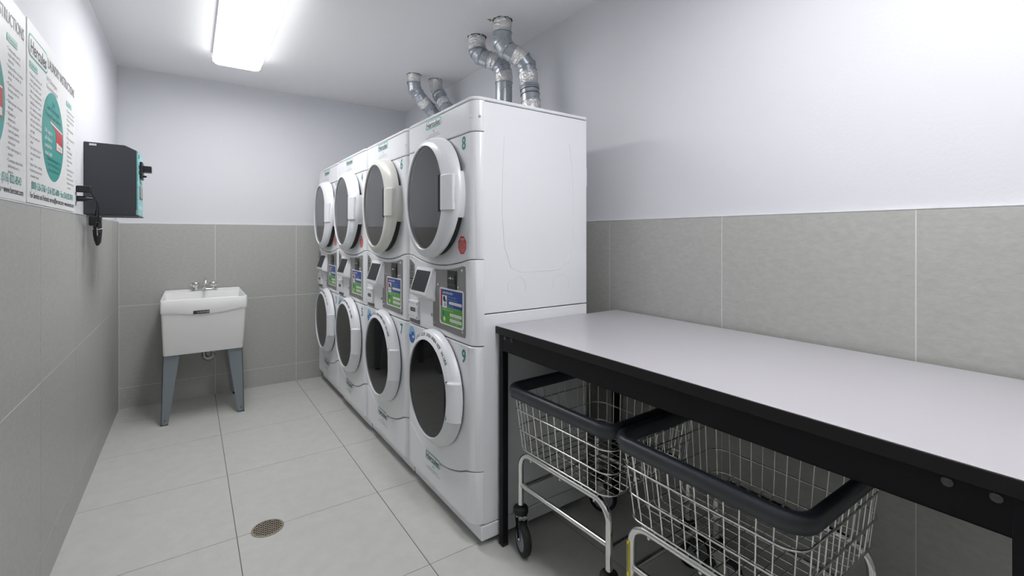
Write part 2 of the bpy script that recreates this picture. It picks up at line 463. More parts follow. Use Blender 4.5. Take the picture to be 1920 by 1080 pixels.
    mb = B(); mb.prism(ring_pts(YC, cz, gy+.001, gz+.001, .886), (.003, 0, 0), 'dglass'); mb.build('door_glass', dd, smooth=30)
    mb = B()   # drum mouth seen through the glass
    gr = [ring_pts(YC, cz, gy+.01, gz+.01, .8945), ring_pts(YC-.012, cz+.012, .150, .172, .920), ring_pts(YC-.012, cz+.012, .142, .162, .938)]
    mb.loft(gr, 'drum', False, False)
    mb.add(ring_pts(YC-.012, cz+.012, .144, .164, .940), [tuple(range(64))], 'gap')  # dark disc painted for the unlit drum behind the mouth
    mb.build('drum_mouth', dd, smooth=40)
    def handle(zc, hh, sec, parent, plast, y_in):
        mb = B()
        pts = [(x, YC-d, zc-hh/2) for x, d in sec]
        mb.prism(pts, (0, 0, hh), plast); h = mb.build('door_handle', parent, bevel=.006, seg=3)
        return h
    h1 = handle(1.478, .152, [(.882, .181), (.876, .184), (.8745, .192), (.8775, .222), (.8855, .246), (.894, .263), (.906, .266), (.908, .225), (.888, .186)], dd, 'plastic', 0)
    mb = B(); mb.box((.8800, YC-.186, 1.398), (.8870, YC-.152, 1.558), 'hole'); mb.build('handle_recess_shade', dd, bevel=.003)  # black slab painting the shaded pocket beside the handle
    mb = B(); rg = []       # solid latch block between ring and panel
    for k in range(17):
        a = math.radians(180-21+42*k/16); e = 1-.5*max(0, abs(k-8)-6)/2
        pt = lambda r_, x_: (x_, YC+r_*math.cos(a), cz+r_*math.sin(a))
        rg.append([pt(.268, .912+.02*(1-e)), pt(.2735, .918+.015*(1-e)), pt(.2755, .930+.01*(1-e)), pt(.2755, .9505), pt(.262, .9505)])
    mb.loft(rg, 'plastic', True, True); mb.build('latch_block', dd, smooth=40, recalc=True)
    # ---- washer door
    cz = .591; ro = .265; gy, gz = .206, .220
    mb = B(); mb.loft([ring_pts(YC, cz, .258, .258, XF+.003), ring_pts(YC, cz, .258, .258, .940)], 'gap', False, True); mb.build('door_gap_shade', t, smooth=40)  # dark ring painted for the shaded gap behind the washer door
    mb = B()
    prof = [(0, .943), (.005, .938), (.05, .927), (.14, .918), (.28, .9105), (.46, .905), (.54, .9005), (.78, .895), (.95, .8915), (1.0, .894), (1.0, .904)]
    rings = [ring_pts(YC, cz, ro*(1-a)+gy*a, ro*(1-a)+gz*a, x) for a, x in prof]
    rings = [ring_pts(YC, cz, .25, .25, .943)]+rings
    mb.loft(rings, 'plastic', False, False); wd = mb.build('washer_door', t, smooth=40)
    mb = B(); mb.prism(ring_pts(YC, cz, gy+.001, gz+.001, .899), (.003, 0, 0), 'wglass'); mb.build('door_glass', wd, smooth=30)
    mb = B(); mb.add(ring_pts(YC, cz, gy+.004, gz+.004, .930), [tuple(range(64))], 'gap'); mb.build('drum_mouth', wd)  # flat dark disc painted for the unlit washer drum
    handle(.587, .172, [(.893, .213), (.887, .216), (.8855, .223), (.891, .240), (.903, .256), (.917, .266), (.936, .268), (.938, .255), (.908, .224), (.898, .214)], wd, 'plastic', 0)
    mb = B(); mb.box((.8930, YC-.216, .505), (.9000, YC-.184, .672), 'hole'); mb.build('handle_recess_shade', wd, bevel=.003)  # black slab painted for the shaded pocket at the washer handle
    # lettering round the top of the washer door
    mb = B(); s = 'LEAVE DOOR OPEN WHEN NOT IN USE'; R = .239
    a0, a1 = math.radians(122), math.radians(38)
    for i, ch in enumerate(s):
        if ch == ' ': continue
        a = a0+(a1-a0)*i/(len(s)-1)       # angle measured from -y (right) axis
        ry = .240; rz = .245
        c = (.9040, YC-ry*math.cos(a), cz+rz*math.sin(a))
        u = Vector((.0, -math.sin(a), -math.cos(a))); v = Vector((.22, -math.cos(a), math.sin(a))).normalized()
        mb.text(ch, (c[0]-.0035, c[1], c[2]), u, v, .0150, 'ink', bold=.02)
    mb.build('door_lettering', wd, smooth=0)
    # ---- control panel furniture
    mb = B()   # left programme plate
    mb.prism([(XF+.004, y, z) for y, z in ((YC+.262, 1.002), (YC+.272, .992), (YC+.328, .992), (YC+.328, 1.172), (YC+.300, 1.166), (YC+.262, 1.148))], (-.0052, 0, 0), 'steelplate')
    lp = mb.build('programme_plate', t, smooth=0)
    mb = B(); x = XF-.0018
    for z, tx in ((1.118, 'CYCLE'), (1.085, 'HOT'), (1.058, 'WARM'), (1.035, 'COLD')):
        mb.text(tx, (x, YC+.298, z), U_, V_, .009, 'ink', bold=.03)
    mb.quad((x, YC+.298, 1.100), U_, V_, .05, .016, 'inkg')
    mb.poly2((x, YC+.298, 1.137), U_, V_, [(-.009, -.007), (.009, -.007), (0, .010)], 'ink')
    for z in (1.072, 1.046, 1.024): mb.quad((x-.0002, YC+.298, z), U_, V_, .048, .006, 'ink')
    mb.build('plate_print', lp, smooth=0)
    # tilted display
    mb = B()
    ya, yb = YC+.035, YC+.222
    side = [(XF+.002, 1.142), (.944, 1.135), (.905, 1.020), (.907, 1.006), (.915, 1.000), (XF+.002, .978)]
    n = len(side)
    r0 = [(x, ya, z) for x, z in side]
    # near cheek slopes back to the panel
    r00 = [(XF+.002, ya-.032, 1.138), (XF+.001, ya-.030, 1.130), (.947, ya-.022, 1.02), (.948, ya-.022, 1.0), (.948, ya-.024, .99), (XF+.002, ya-.026, .976)]
    r1 = [(x, yb, z) for x, z in side]; r11 = [(XF+.002, yb+.012, z) for x, z in side]
    mb.loft([r00, r0, r1, r11], 'plastic', False, False); dh = mb.build('display_housing', t, bevel=.003, seg=3, recalc=True)
    mb = B()
    def onface(s_, y, off=.0):   # s_ 0 bottom..1 top along slanted face
        return (.905+(.944-.905)*s_-.0025-off, y, 1.020+(1.135-1.020)*s_)
    q = [onface(.06, ya+.012), onface(.90, ya+.012), onface(.90, yb-.016), onface(.06, yb-.016)]
    mb.prism(q, (.002, 0, .001), 'screen'); mb.build('display_screen', dh, bevel=.002)
    # coin reader box
    mb = B(); mb.box((XF-.012, YC+.200, .868), (XF+.003, YC+.322, .960), 'plastic')
    cr = mb.build('card_reader', t, bevel=.003)
    mb = B(); x = XF-.0128
    mb.quad((x, YC+.258, .917), U_, V_, .062, .020, 'black')
    mb.text('READER', (x-.0004, YC+.254, .917), U_, V_, .008, 'inkl', bold=.02)
    for dy in (-.05, .05):
        for dz in (-.034, .034): mb.poly2((x, YC+.261+dy, .914+dz), U_, V_, circ(.0045, 10), 'inkg')
    mb.text('INSERT CARD', (x, YC+.262, .948), U_, V_, .005, 'inkl'); mb.text('REMOVE CARD', (x, YC+.262, .884), U_, V_, .005, 'inkl')
    mb.build('reader_face', cr, smooth=0)
    mb = B(); mb.box((XF-.004, YC+.196, .845), (XF+.003, YC+.318, .868), 'inkg'); mb.build('card_slot', t, bevel=.004)
    mb = B(); mb.lathe((XF+.002, YC+.050, .917), (-1, 0, 0), [(0, .017), (.0035, .016), (.004, .010)], 'plastic', 20)
    mb.lathe((XF-.002, YC+.050, .917), (-1, 0, 0), [(0, .009), (.003, .009)], 'chrome', 14)
    mb.quad((XF-.0055, YC+.050, .917), U_, V_, .003, .009, 'ink')
    mb.build('key_lock', t)
    # payment plate with curved top
    ypl = [YC+.047-k*(.047+.282)/14 for k in range(15)]
    yl, yr = YC+.040, YC-.277
    top = []
    for k in range(15):
        y = yl+(yr-yl)*k/14; z = dry_bot(y-Y0)-.021
        if k == 0: z -= .008
        if k == 14: z -= .008
        top.append((y, z))
    out = [(yl-.006, .866), (yl, .874)]+top+[(yr, .874), (yr+.006, .862)]
    mb = B(); mb.prism([(XF+.002, y, z) for y, z in out], (-.0040, 0, 0), 'steelplate')
    pp = mb.build('payment_plate', t, smooth=0)
    x = XF-.0024
    yc = YC-.158
    mb = B(); mb.box((x-.004, yc-.041, 1.058), (x+.001, yc+.041, 1.140), 'black')
    mb.box((x-.007, yc-.036, 1.083), (x-.002, yc+.036, 1.122), 'black')
    mb.lathe((x-.007, yc, 1.106), (-1, 0, 0), [(0, .006), (.003, .005)], 'chrome', 12)
    mb.quad((x-.0075, yc+.018, 1.106), U_, V_, .014, .005, 'inkl'); mb.quad((x-.0075, yc-.018, 1.106), U_, V_, .014, .005, 'inkl')
    mb.quad((x-.0046, yc, 1.078), U_, V_, .06, .002, 'inkg')
    mb.build('coin_slot', pp, bevel=.002)
    for y, z in ((yl-.022, 1.118), (yr+.026, 1.145), (yl-.060, 1.068), (yr+.060, 1.070), (yl-.018, .884), (yr+.020, .884)):
        mb = B(); mb.lathe((x, y, z), (-1, 0, 0), [(0, .006), (.003, .0055), (.0045, .003)], 'chrome', 10); mb.build('screw', pp)
    # instruction sticker
    sy = YC-.150; sz = .975; sw, sh = .226, .166
    mb = B(); mb.prism([(x-.0001, sy+a, sz+b) for a, b in rrect(sw, sh, .012)], (-.0012, 0, 0), 'white')
    xs_ = x-.0016
    iw, ih = sw-.016, sh-.014
    mb.add([(xs_, sy+iw/2, sz+.000), (xs_, sy-iw/2, sz+.000), (xs_, sy-iw/2, sz+ih/2), (xs_, sy+iw/2, sz+ih/2)], [(0, 1, 2, 3)], 'blue')
    gpts = [(-iw/2, 0), (-iw/2, -ih/2+.012), (-iw/2+.012, -ih/2), (iw/2-.010, -ih/2), (iw/2, -ih/2+.010), (iw/2, 0)]
    mb.poly2((xs_, sy, sz), U_, V_, gpts, 'green')
    xs2 = xs_-.0004
    c = lambda a, b, e=0: (xs2-e, sy-a, sz+b)
    mb.quad(c(-.097, .040), U_, V_, .012, .062, 'red'); mb.quad(c(-.097, -.035), U_, V_, .010, .066, 'torn')
    mb.text('CARD INSTRUCTIONS', c(-.034, .062), U_, V_, .009, 'white', width=.098, bold=.02)
    mb.text('WASHER INSTRUCTIONS', c(-.030, -.014), U_, V_, .009, 'greenl', width=.106, bold=.02)
    mb.quad(c(-.062, .022), U_, V_, .046, .056, 'white')
    mb.poly2(c(-.066, .034, .0003), U_, V_, circ(.011, 14, .013), 'ink')
    mb.poly2(c(-.054, .026, .0003), U_, V_, circ(.009, 12, .008), 'inkg')
    mb.poly2(c(-.058, .008, .0003), U_, V_, circ(.013, 12, .008), 'inkl')
    for k, (a, tx) in enumerate(((.046, 'INSERT CARD INTO READER'), (.034, 'SELECT WASH CYCLE'), (.006, 'PRESS START'), (-.004+.001, 'REMOVE CARD WHEN DONE'))):
        mb.text(tx, c(-.028, a), U_, V_, .0055, 'bluel', align='l', width=(.075, .085, .05, .1)[k])
    mb.quad(c(.040, .020), U_, V_, .118, .012, 'white'); mb.text('DO NOT OVERLOAD THE MACHINE', c(.044, .020, .0003), U_, V_, .005, 'red', width=.09)
    mb.quad(c(-.075, -.032), U_, V_, .016, .016, 'teald'); mb.quad(c(-.052, -.032), U_, V_, .018, .014, 'teal')
    for b in (-.032, -.056): mb.quad(c(.044, b), U_, V_, .108, .013, 'white'); mb.text('ADD DETERGENT AND CLOSE THE DOOR', c(.044, b, .0003), U_, V_, .005, 'inkg', width=.095)
    mb.text('CHOOSE TEMPERATURE', c(-.008, -.044), U_, V_, .0045, 'white', align='l', width=.09)
    mb.text('THANK YOU', c(-.008, -.068), U_, V_, .0045, 'white', align='l', width=.075)
    mb.poly2(c(-.064, -.058), U_, V_, circ(.013, 18), 'greenl'); mb.poly2(c(-.064, -.056, .0003), U_, V_, circ(.006, 10, .007), 'white')
    mb.build('instruction_sticker', pp, smooth=0)
    # logos
    for z0, y0, w0 in ((1.829, YC+.040, .158), (.226, YC+.046, .150)):
        mb = B(); x = XF-.0006; h0 = .034
        mb.poly2((x, y0, z0), U_, V_, rrect(w0+.014, h0+.012, .014), 'teall')
        mb.poly2((x-.0003, y0, z0), U_, V_, rrect(w0+.006, h0+.005, .011), 'teal')
        mb.poly2((x-.0006, y0, z0), U_, V_, rrect(w0-.002, h0-.003, .009), 'white')
        mb.text('Hercules', (x-.0010, y0, z0), U_, V_, .0265, 'ink', width=w0*.92, bold=.026, shear=.14)
        mb.poly2((x, y0-.004, z0-.036), U_, V_, circ(.008, 12), 'inkl')
        mb.text('LAUNDRY EQUIPMENT', (x, y0, z0-.051), U_, V_, .006, 'inkg', width=.115)
        mb.text('SALES SERVICE (800) 526-5760', (x, y0+.002, z0-.061), U_, V_, .006, 'inkg', width=.155)
        mb.build('logo_decal', t, smooth=0)
    # round blue sticker on the washer panel
    mb = B(); x = XF-.0006; y, z = YC+.298, .778
    mb.poly2((x, y, z), U_, V_, circ(.040, 32, .044), 'bluel')
    mb.poly2((x-.0003, y, z), U_, V_, [(.0375*math.cos(a), .0415*math.sin(a)) for a in [PI+PI*k/16 for k in range(17)]], 'blues')
    mb.poly2((x-.0003, y-.004, z), U_, V_, [(-.012, 0), (.024, 0), (.024, .016), (-.012, .016)], 'blues')
    mb.poly2((x-.0006, y-.016, z-.008), U_, V_, [(-.010, -.006), (.016, -.006), (.016, .006), (-.010, .006)], 'white')
    mb.text('HIGH EFFICIENCY', (x-.0006, y, z-.020), U_, V_, .006, 'bluel', width=.05); mb.text('USE HE SOAP', (x-.0006, y, z-.030), U_, V_, .005, 'bluel', width=.034)
    mb.build('round_sticker', t, smooth=0)
    return t, dd, h1
tower1, dd1, h1 = make_tower()

def decals(t, top, bottom, stop=True):
    """numbers and STOP sticker, in tower coordinates"""
    O = Vector(((XF+XB)/2, YC, 0))
    for s, z in ((top, 1.688), (bottom, .786)):
        mb = MB(O); mb.text(s, (XF-.0006, YC-.260, z), U_, V_, .056, 'teald', width=.034, bold=.030)
        o = mb.build('number_decal', t, smooth=0); o['label'] = 'teal number %s' % s
    if stop:
        mb = MB(O); c = (XF-.0006, YC-.246, 1.254); r = .041
        mb.poly2(c, U_, V_, [(r*.92*math.cos(PI/8+k*PI/4), r*math.sin(PI/8+k*PI/4)) for k in range(8)], 'redl')
        mb.text('STOP', (c[0]-.0004, c[1], c[2]+.024), U_, V_, .010, 'white', width=.036, bold=.02)
        for k, tx in enumerate(('DO NOT DRY', 'RUBBER OR PLASTIC', 'ARTICLES STAINED', 'WITH OIL OR', 'FLAMMABLE LIQUID', 'FIRE HAZARD', 'WARNING')):
            mb.text(tx, (c[0]-.0004, c[1], c[2]+.013-k*.0068), U_, V_, .0038, 'white', width=(.04, .056, .06, .05, .056, .045, .03)[k])
        o = mb.build('stop_decal', t, smooth=0); o['label'] = 'red octagonal STOP sticker'
GRP = 'stacked washers and dryers along the right side'
towers = [tower1]
for k in range(3): towers.append(copy_tree(tower1))
info = [(1.64, 0, 0, '8', '9', True, 'white stacked washer dryer numbered 8 over 9, its bare side facing the folding table'),
        (2.3405, -.001, .002, '6', '7', False, 'white stacked washer dryer numbered 6 over 7 with a yellowed cream dryer door'),
        (3.0345, -.006, -.006, '4', '5', True, 'white stacked washer dryer numbered 4 over 5, beyond the one with the cream door'),
        (3.735, 0, .002, '2', '3', True, 'white stacked washer dryer numbered 2 over 3, farthest, next to the back wall')]
for t, (y0, dx, dz, a, b, st, lab) in zip(towers, info):
    t.location.y = y0+W/2; t.location.x += dx
    t.location.z = 0
    tag(t, lab, 'washer dryer', GRP)
    decals(t, a, b, st)
# the yellowed door of the second tower has its own material
for ch in towers[1].children:
    if ch.name.startswith('dryer_door'):
        for o in [ch]+[c for c in ch.children if c.name.startswith(('door_handle', 'latch_block'))]:
            o.data = o.data.copy(); o.data.materials[0] = M['cream']
        ch['label'] = 'yellowed cream dryer door'
# hinge tab on the rear edge of the nearest tower
mb = MB(((XF+XB)/2, YC, 0)); mb.box((XB-.002, Y0+.004, 1.533), (XB+.006, Y0+.03, 1.624), 'enamel'); mb.build('rear_bracket', tower1, bevel=.002)

# ------------------------------------------------------------------ exhaust ducts
def smooth_path(pts, n=6):
    P = [Vector(p) for p in pts]; out = []
    for i in range(len(P)-1):
        p0 = P[max(i-1, 0)]; p1 = P[i]; p2 = P[i+1]; p3 = P[min(i+2, len(P)-1)]
        for k in range(n):
            t = k/n
            out.append(0.5*((2*p1)+(-p0+p2)*t+(2*p0-5*p1+4*p2-p3)*t*t+(-p0+3*p1-3*p2+p3)*t**3))
    out.append(P[-1]); return out
def duct(path, r, spans, label, hole=.066):
    """spans: list of (from, to, kind) over the path points; foil sections are wrapped tape, metal ones gored elbows"""
    base = Vector(path[-1])
    t = thing('exhaust_duct', Vector(path[0]), label, 'exhaust duct', 'silver dryer exhaust ducts')
    for a, b, kind in spans:
        mb = MB(t.location)
        seg = [Vector(p) for p in path]
        # sample along cumulative index a..b
        def at(q):
            i = min(int(q), len(seg)-2); f = q-i; return seg[i].lerp(seg[i+1], f)
        if kind == 'foil':
            n = max(4, int((b-a)*8)); pp = [at(a+(b-a)*k/n) for k in range(n+1)]
            rr = [r*1.03+random.uniform(-.0018, .0022) for _ in pp]
            mb.tube(pp, rr, 'foil', 28)
            for q in range(len(mb.v)):
                mb.v[q] += Vector([random.uniform(-.0016, .0016) for _ in range(3)])
            mb.build('foil_tape', t, smooth=25)
        else:
            nodes = [a]+[k for k in range(math.ceil(a+1e-6), math.floor(b-1e-6)+1)]+[b]
            pp = []; rr = []
            for i, q in enumerate(nodes):
                p = at(q)
                if 0 < i < len(nodes)-1:
                    d0 = (at(q)-at(q-.06)).normalized(); d1 = (at(q+.06)-at(q)).normalized()
                    pp += [p-d0*.006, p-d0*.003, p, p+d1*.003, p+d1*.006]; rr += [r, r+.0045, r+.0062, r+.0045, r]
                else: pp.append(p); rr.append(r)
            mb.tube(pp, rr, 'galv', 32); mb.build('duct_section', t, smooth=28)
            for q in (a, b):
                if kind == 'metal' and 0.01 < q < len(seg)-1.01:
                    p = at(q); d = (at(min(q+.05, len(seg)-1))-at(max(q-.05, 0))).normalized()
                    mb = MB(t.location); mb.lathe(p-d*.004, d, [(0, r), (.001, r+.005), (.006, r+.005), (.008, r)], 'galv', 32)
                    mb.build('seam_ring', t, smooth=40)
    return t
TB = [(1.512, 2.275, 2.566), (1.512, 2.275, 2.490), (1.512, 2.275, 2.435), (1.530, 2.258, 2.392), (1.565, 2.232, 2.365), (1.605, 2.210, 2.338), (1.636, 2.202, 2.300), (1.645, 2.198, 2.245), (1.645, 2.185, 2.17), (1.645, 2.168, 2.06), (1.645, 2.165, 1.90), (1.645, 2.165, 1.62), (1.60, 2.165, 1.585), (1.583, 2.165, 1.585)]
duct(TB, .053, [(0, 1, 'foil'), (1, 4, 'metal'), (4, 5.1, 'foil'), (5.1, 6.6, 'metal'), (6.6, 7.9, 'foil'), (7.9, 8.15, 'metal'), (8.15, 8.4, 'metal'), (8.4, 8.8, 'metal'), (8.8, 9.35, 'foil'), (9.35, 13, 'metal')],
     'silver exhaust duct nearest the camera, bending twice up to the ceiling')
TA = [(1.507, 2.562, 2.566), (1.507, 2.562, 2.505), (1.512, 2.560, 2.475), (1.530, 2.545, 2.444), (1.565, 2.515, 2.420), (1.605, 2.485, 2.403), (1.634, 2.465, 2.375), (1.645, 2.458, 2.325), (1.645, 2.458, 1.9), (1.645, 2.458, 1.62), (1.60, 2.458, 1.585), (1.583, 2.458, 1.585)]
duct(TA, .053, [(0, 1.6, 'foil'), (1.6, 4, 'metal'), (4, 5.2, 'foil'), (5.2, 6.75, 'metal'), (6.75, 7.13, 'foil'), (7.13, 11, 'metal')],
     'silver exhaust duct with a straight shiny lower pipe, second nearest the camera')
TCc = [(1.447, 3.440, 2.566), (1.447, 3.440, 2.50), (1.455, 3.440, 2.45), (1.480, 3.440, 2.42), (1.510, 3.442, 2.385), (1.545, 3.446, 2.355), (1.590, 3.450, 2.325), (1.635, 3.455, 2.28), (1.645, 3.46, 2.2), (1.645, 3.46, 1.62), (1.60, 3.46, 1.585), (1.578, 3.46, 1.585)]
duct(TCc, .050, [(0, 1, 'foil'), (1, 4, 'metal'), (4, 5.2, 'foil'), (5.2, 11, 'metal')],
     'silver exhaust duct farther back, leftmost of the four, entering the ceiling away from the wall')
TD = [(1.640, 3.455, 2.566), (1.642, 3.447, 2.50), (1.645, 3.415, 2.455), (1.645, 3.375, 2.41), (1.645, 3.325, 2.355), (1.645, 3.270, 2.30), (1.645, 3.230, 2.23), (1.645, 3.22, 2.1), (1.645, 3.22, 1.62), (1.60, 3.22, 1.585), (1.578, 3.22, 1.585)]
duct(TD, .050, [(0, 2.5, 'foil'), (2.5, 4, 'metal'), (4, 5, 'foil'), (5, 10, 'metal')],
     'silver exhaust duct farther back, close to the right wall, mostly wrapped in foil tape')
# ragged flat black patches painted for the dark ceiling openings round the ducts
for (x, y, r) in ((1.512, 2.275, .060), (1.507, 2.562, .061), (1.447, 3.44, .056), (1.64, 3.455, .054)):
    mb = MB(); n = 40
    pts = [(x+(r+random.uniform(-.004, .005))*math.cos(2*PI*k/n), y+(r+random.uniform(-.004, .005))*math.sin(2*PI*k/n), ZC-.0008) for k in range(n)]
    mb.add(pts, [tuple(range(n-1, -1, -1))], 'hole'); mb.build('duct_opening', ceiling, smooth=0)
mb = MB()
mb.add([(1.425, 2.315, ZC-.001), (1.437, 2.295, ZC-.001), (1.455, 2.300, ZC-.001), (1.463, 2.318, ZC-.001), (1.448, 2.322, ZC-.001), (1.44, 2.312, ZC-.001)], [(5, 4, 3, 2, 1, 0)], 'torn')
mb.build('torn_patch', ceiling, smooth=0)

# ------------------------------------------------------------------ folding table
TX0, TX1, TY0, TY1, TZ = 1.053, 1.786, .095, 1.636, .917
O = Vector(((TX0+TX1)/2, (TY0+TY1)/2, 0))
table = thing('work_table', O, 'long table with a glossy white top and black steel legs along the right wall', 'table')
mb = MB(O); mb.box((TX0+.001, TY0+.001, TZ-.0022), (TX1-.001, TY1-.001, TZ), 'laminate')
mb.box((TX0, TY0, TZ-.032), (TX1, TY1, TZ-.0022), 'edge'); mb.build('tabletop', table, bevel=.0015)
AX = TX0+.012; ZA0, ZA1 = .815, .885
for nm, a, b in (('apron', (AX, TY0+.035, ZA0), (AX+.004, TY1-.035, ZA1)), ('apron', (TX1-.020, TY0+.035, ZA0), (TX1-.016, TY1-.035, ZA1)),
                 ('apron', (AX+.03, TY1-.020, ZA0), (TX1-.05, TY1-.016, ZA1)), ('apron', (AX+.03, TY0+.016, ZA0), (TX1-.05, TY0+.020, ZA1))):
    mb = MB(O); mb.box(a, b, 'blackmetal')
    if a[0] == AX or a[0] == TX1-.020: mb.box((a[0], a[1], ZA0), (a[0]+.02*(1 if a[0] == AX else -1), b[1], ZA0+.003), 'blackmetal')
    mb.build(nm, table, bevel=.001)
LS = .028
for lx in (AX-.001, TX1-.016-LS):
    for ly in (TY1-.010-LS, TY0+.026):
        mb = MB(O); mb.box((lx, ly, .004), (lx+LS, ly+LS, TZ-.032), 'blackmetal'); lg = mb.build('leg', table, bevel=.002)
        mb = MB(O); mb.box((lx-.001, ly-.001, 0), (lx+LS+.001, ly+LS+.001, .012), 'dark'); mb.build('foot', lg, bevel=.002)
for y in (1.583, 1.532, .225, .166):
    mb = MB(O); mb.lathe((AX+.0005, y, .872), (-1, 0, 0), [(0, .0085), (.002, .0082), (.0045, .005), (.005, .002)], 'bolt', 14); mb.build('bolt', table)

# ------------------------------------------------------------------ laundry carts
def make_cart():
    t = thing('laundry_cart', (0, 0, 0), '', 'laundry cart')
    # cart frame: x depth, y width, centred on the origin
    hx, hy = .284, .286; zr = .664
    def rr(w_, h, r, z, n=6): return [(a, b, z) for a, b in rrect(2*w_, 2*h, r, n)]
    # rubber bumper: D-shaped section swept round the rim
    base = rrect(2*(hx-.018), 2*(hy-.018), .050, 8); n = len(base)
    sec = [(-.010, -.024), (-.012, .012), (-.006, .020), (.006, .021), (.015, .016), (.019, .004), (.017, -.010), (.012, -.017), (.013, -.024), (.006, -.028)]
    rings = []
    for i in range(n+1):
        a = Vector(base[i % n]); p = Vector(base[(i-1) % n]); q = Vector(base[(i+1) % n])
        d = (q-p); nrm = Vector((d.y, -d.x)).normalized()
        if nrm.dot(a) < 0: nrm = -nrm
        rings.append([(a.x+nrm.x*o, a.y+nrm.y*o, zr+h) for o, h in sec])
    mb = MB(); mb.loft(rings, 'bumper', False, False); mb.build('bumper_rim', t, smooth=50, recalc=True)
    # basket rings
    zb = .425
    def inset(z): return .020+(zr-z)/(zr-zb)*.024
    basket = MB()
    for z, r in ((.592, .0031), (.510, .0031), (.432, .0031), (.645, .003)):
        i = inset(z); basket.tube(rr(hx-i+.003, hy-i+.003, .052, z, 7), r, 'wire', 8, closed=True)
    basket.build('basket_ring', t, smooth=60)
    # U-shaped wires running both ways
    cnt = 11; wr = .0019
    def u_wire(mb, axis, s):
        # s: position across, -1..1 ; wire goes down one side, over the floor and up the other side
        top = inset(zr); bot = inset(zb)
        H = hx if axis == 'x' else hy; K = hy if axis == 'x' else hx
        kt = (K-top-.058); kb = (K-bot-.055)
        pts = []
        rad = .018
        a_top = (H-top, s*kt, zr); a_bot = (H-bot, s*kb, zb-.004)
        d = Vector(a_top)-Vector(a_bot); d.normalize()
        pts.append(a_top); pts.append(tuple(Vector(a_bot)+d*rad))
        for k in range(1, 4):
            q = k/4; v = Vector(a_bot)+d*rad*(1-q)**2+Vector((-1, 0, 0))*rad*q*q
            pts.append(tuple(v))
        pts.append((H-bot-rad, s*kb, zb-.004))
        pts += [(-p[0], p[1], p[2]) for p in reversed(pts)]
        if axis == 'y': pts = [(p[1], p[0], p[2]-.003) for p in pts]
        mb.tube(pts, wr, 'wire', 6)
    for axis in 'xy':
        for k in range(cnt):
            mb = MB(); u_wire(mb, axis, -1+2*k/(cnt-1)); mb.build('basket_wire', t, smooth=60)
    # corner wires
    for sx in (-1, 1):
        for sy in (-1, 1):
            for k in (1,):
                a = math.radians(45); mb = MB()
                it, ib = inset(zr), inset(.432)
                p0 = (sx*(hx-it-.052+.052*math.cos(a)), sy*(hy-it-.052+.052*math.sin(a)), zr); p1 = (sx*(hx-ib-.052+.052*math.cos(a)), sy*(hy-ib-.052+.052*math.sin(a)), .424)
                mb.tube([p0, p1], wr, 'wire', 6); mb.build('basket_wire', t, smooth=60)
    # tubular under-frame: one bent U on each side, joined by stretchers
    R = .0125; lx, ly = .230, .236; zt = .408; br = .062
    for sx in (-1, 1):
        x = sx*lx; p = [(x, -ly, .190), (x, -ly, zt-br)]
        for k in range(1, 7): a = math.radians(90*k/6); p.append((x, -ly+br*(1-math.cos(a)), zt-br+br*math.sin(a)))
        q = [(a[0], -a[1], a[2]) for a in reversed(p)]
        mb = MB(); mb.tube(p+q, R, 'chrome', 14); u = mb.build('frame_tube', t, smooth=60)
        mb = MB(); mb.tube([(x, -ly+.008, .272), (x, ly-.008, .272)], .0095, 'chrome', 12); mb.build('stretcher', t, smooth=60)
        for yy in (-.17, 0, .17):
            mb = MB(); mb.lathe((x, yy, zt-.022), (0, 0, 1), [(0, .003), (.004, .006), (.010, .006), (.010, .004), (.036, .004)], 'chrome', 8); mb.build('bolt', t)
    for sy in (-1, 1):
        mb = MB(); mb.tube([(-lx+.008, sy*ly, .260), (lx-.008, sy*ly, .260)], .0095, 'chrome', 12); mb.build('stretcher', t, smooth=60)
    # casters
    for sx in (-1, 1):
        for sy in (-1, 1):
            c = thing_child('caster', t, (sx*lx, sy*ly, 0))
            ang = {(-1, 1): -17, (-1, -1): -30, (1, 1): 40, (1, -1): 62}[(sx, sy)]
            c.rotation_euler = (0, 0, math.radians(ang))
            off = -.026
            mb = MB(); mb.lathe((0, 0, .151), (0, 0, 1), [(0, .022), (.004, .029), (.010, .031), (.024, .031), (.030, .028), (.033, .020), (.033, .013), (.04, .013)], 'dark', 24); mb.build('bumper_ring', c, smooth=50)
            mb = MB(); mb.lathe((0, 0, .146), (0, 0, 1), [(0, .024), (.010, .026), (.013, .020)], 'chrome', 20)
            for s in (-1, 1):
                mb.prism([(s*.0205, .020, .150), (s*.0205, -.024, .150), (s*.0205, off-.012, .060), (s*.0205, off+.010, .060)], (s*-.0025, 0, 0), 'chrome')
            mb.box((-.0205, -.024, .146), (.0205, .020, .150), 'chrome')
            mb.lathe((-.024, off, .064), (1, 0, 0), [(0, .006), (.048, .006)], 'chrome', 10)
            mb.build('fork', c, smooth=40)
            mb = MB(); mb.lathe((-.0155, off, .0635), (1, 0, 0), [(0, .044), (.0, .055), (.004, .061), (.010, .0635), (.021, .0635), (.027, .061), (.031, .055), (.031, .044)], 'dark', 36, cap=False); mb.build('tyre', c, smooth=50)
            mb = MB(); mb.lathe((-.0135, off, .0635), (1, 0, 0), [(0, .012), (.002, .036), (-.001, .0445), (.028, .0445), (.025, .036), (.027, .012)], 'hub', 30); mb.build('hub', c, smooth=40)
    return t
def thing_child(name, parent, loc):
    o = bpy.data.objects.new(name, None); COL.objects.link(o); o.parent = parent; o.location = loc; o.empty_display_size = .05
    return o
cart1 = make_cart()
cart2 = copy_tree(cart1)
cart1.location = (1.354, 1.314, 0); cart1.rotation_euler = (0, 0, math.radians(2.2))
tag(cart1, 'chrome wire laundry cart under the table, beside the washer tower and table leg', 'laundry cart', 'wire laundry carts')
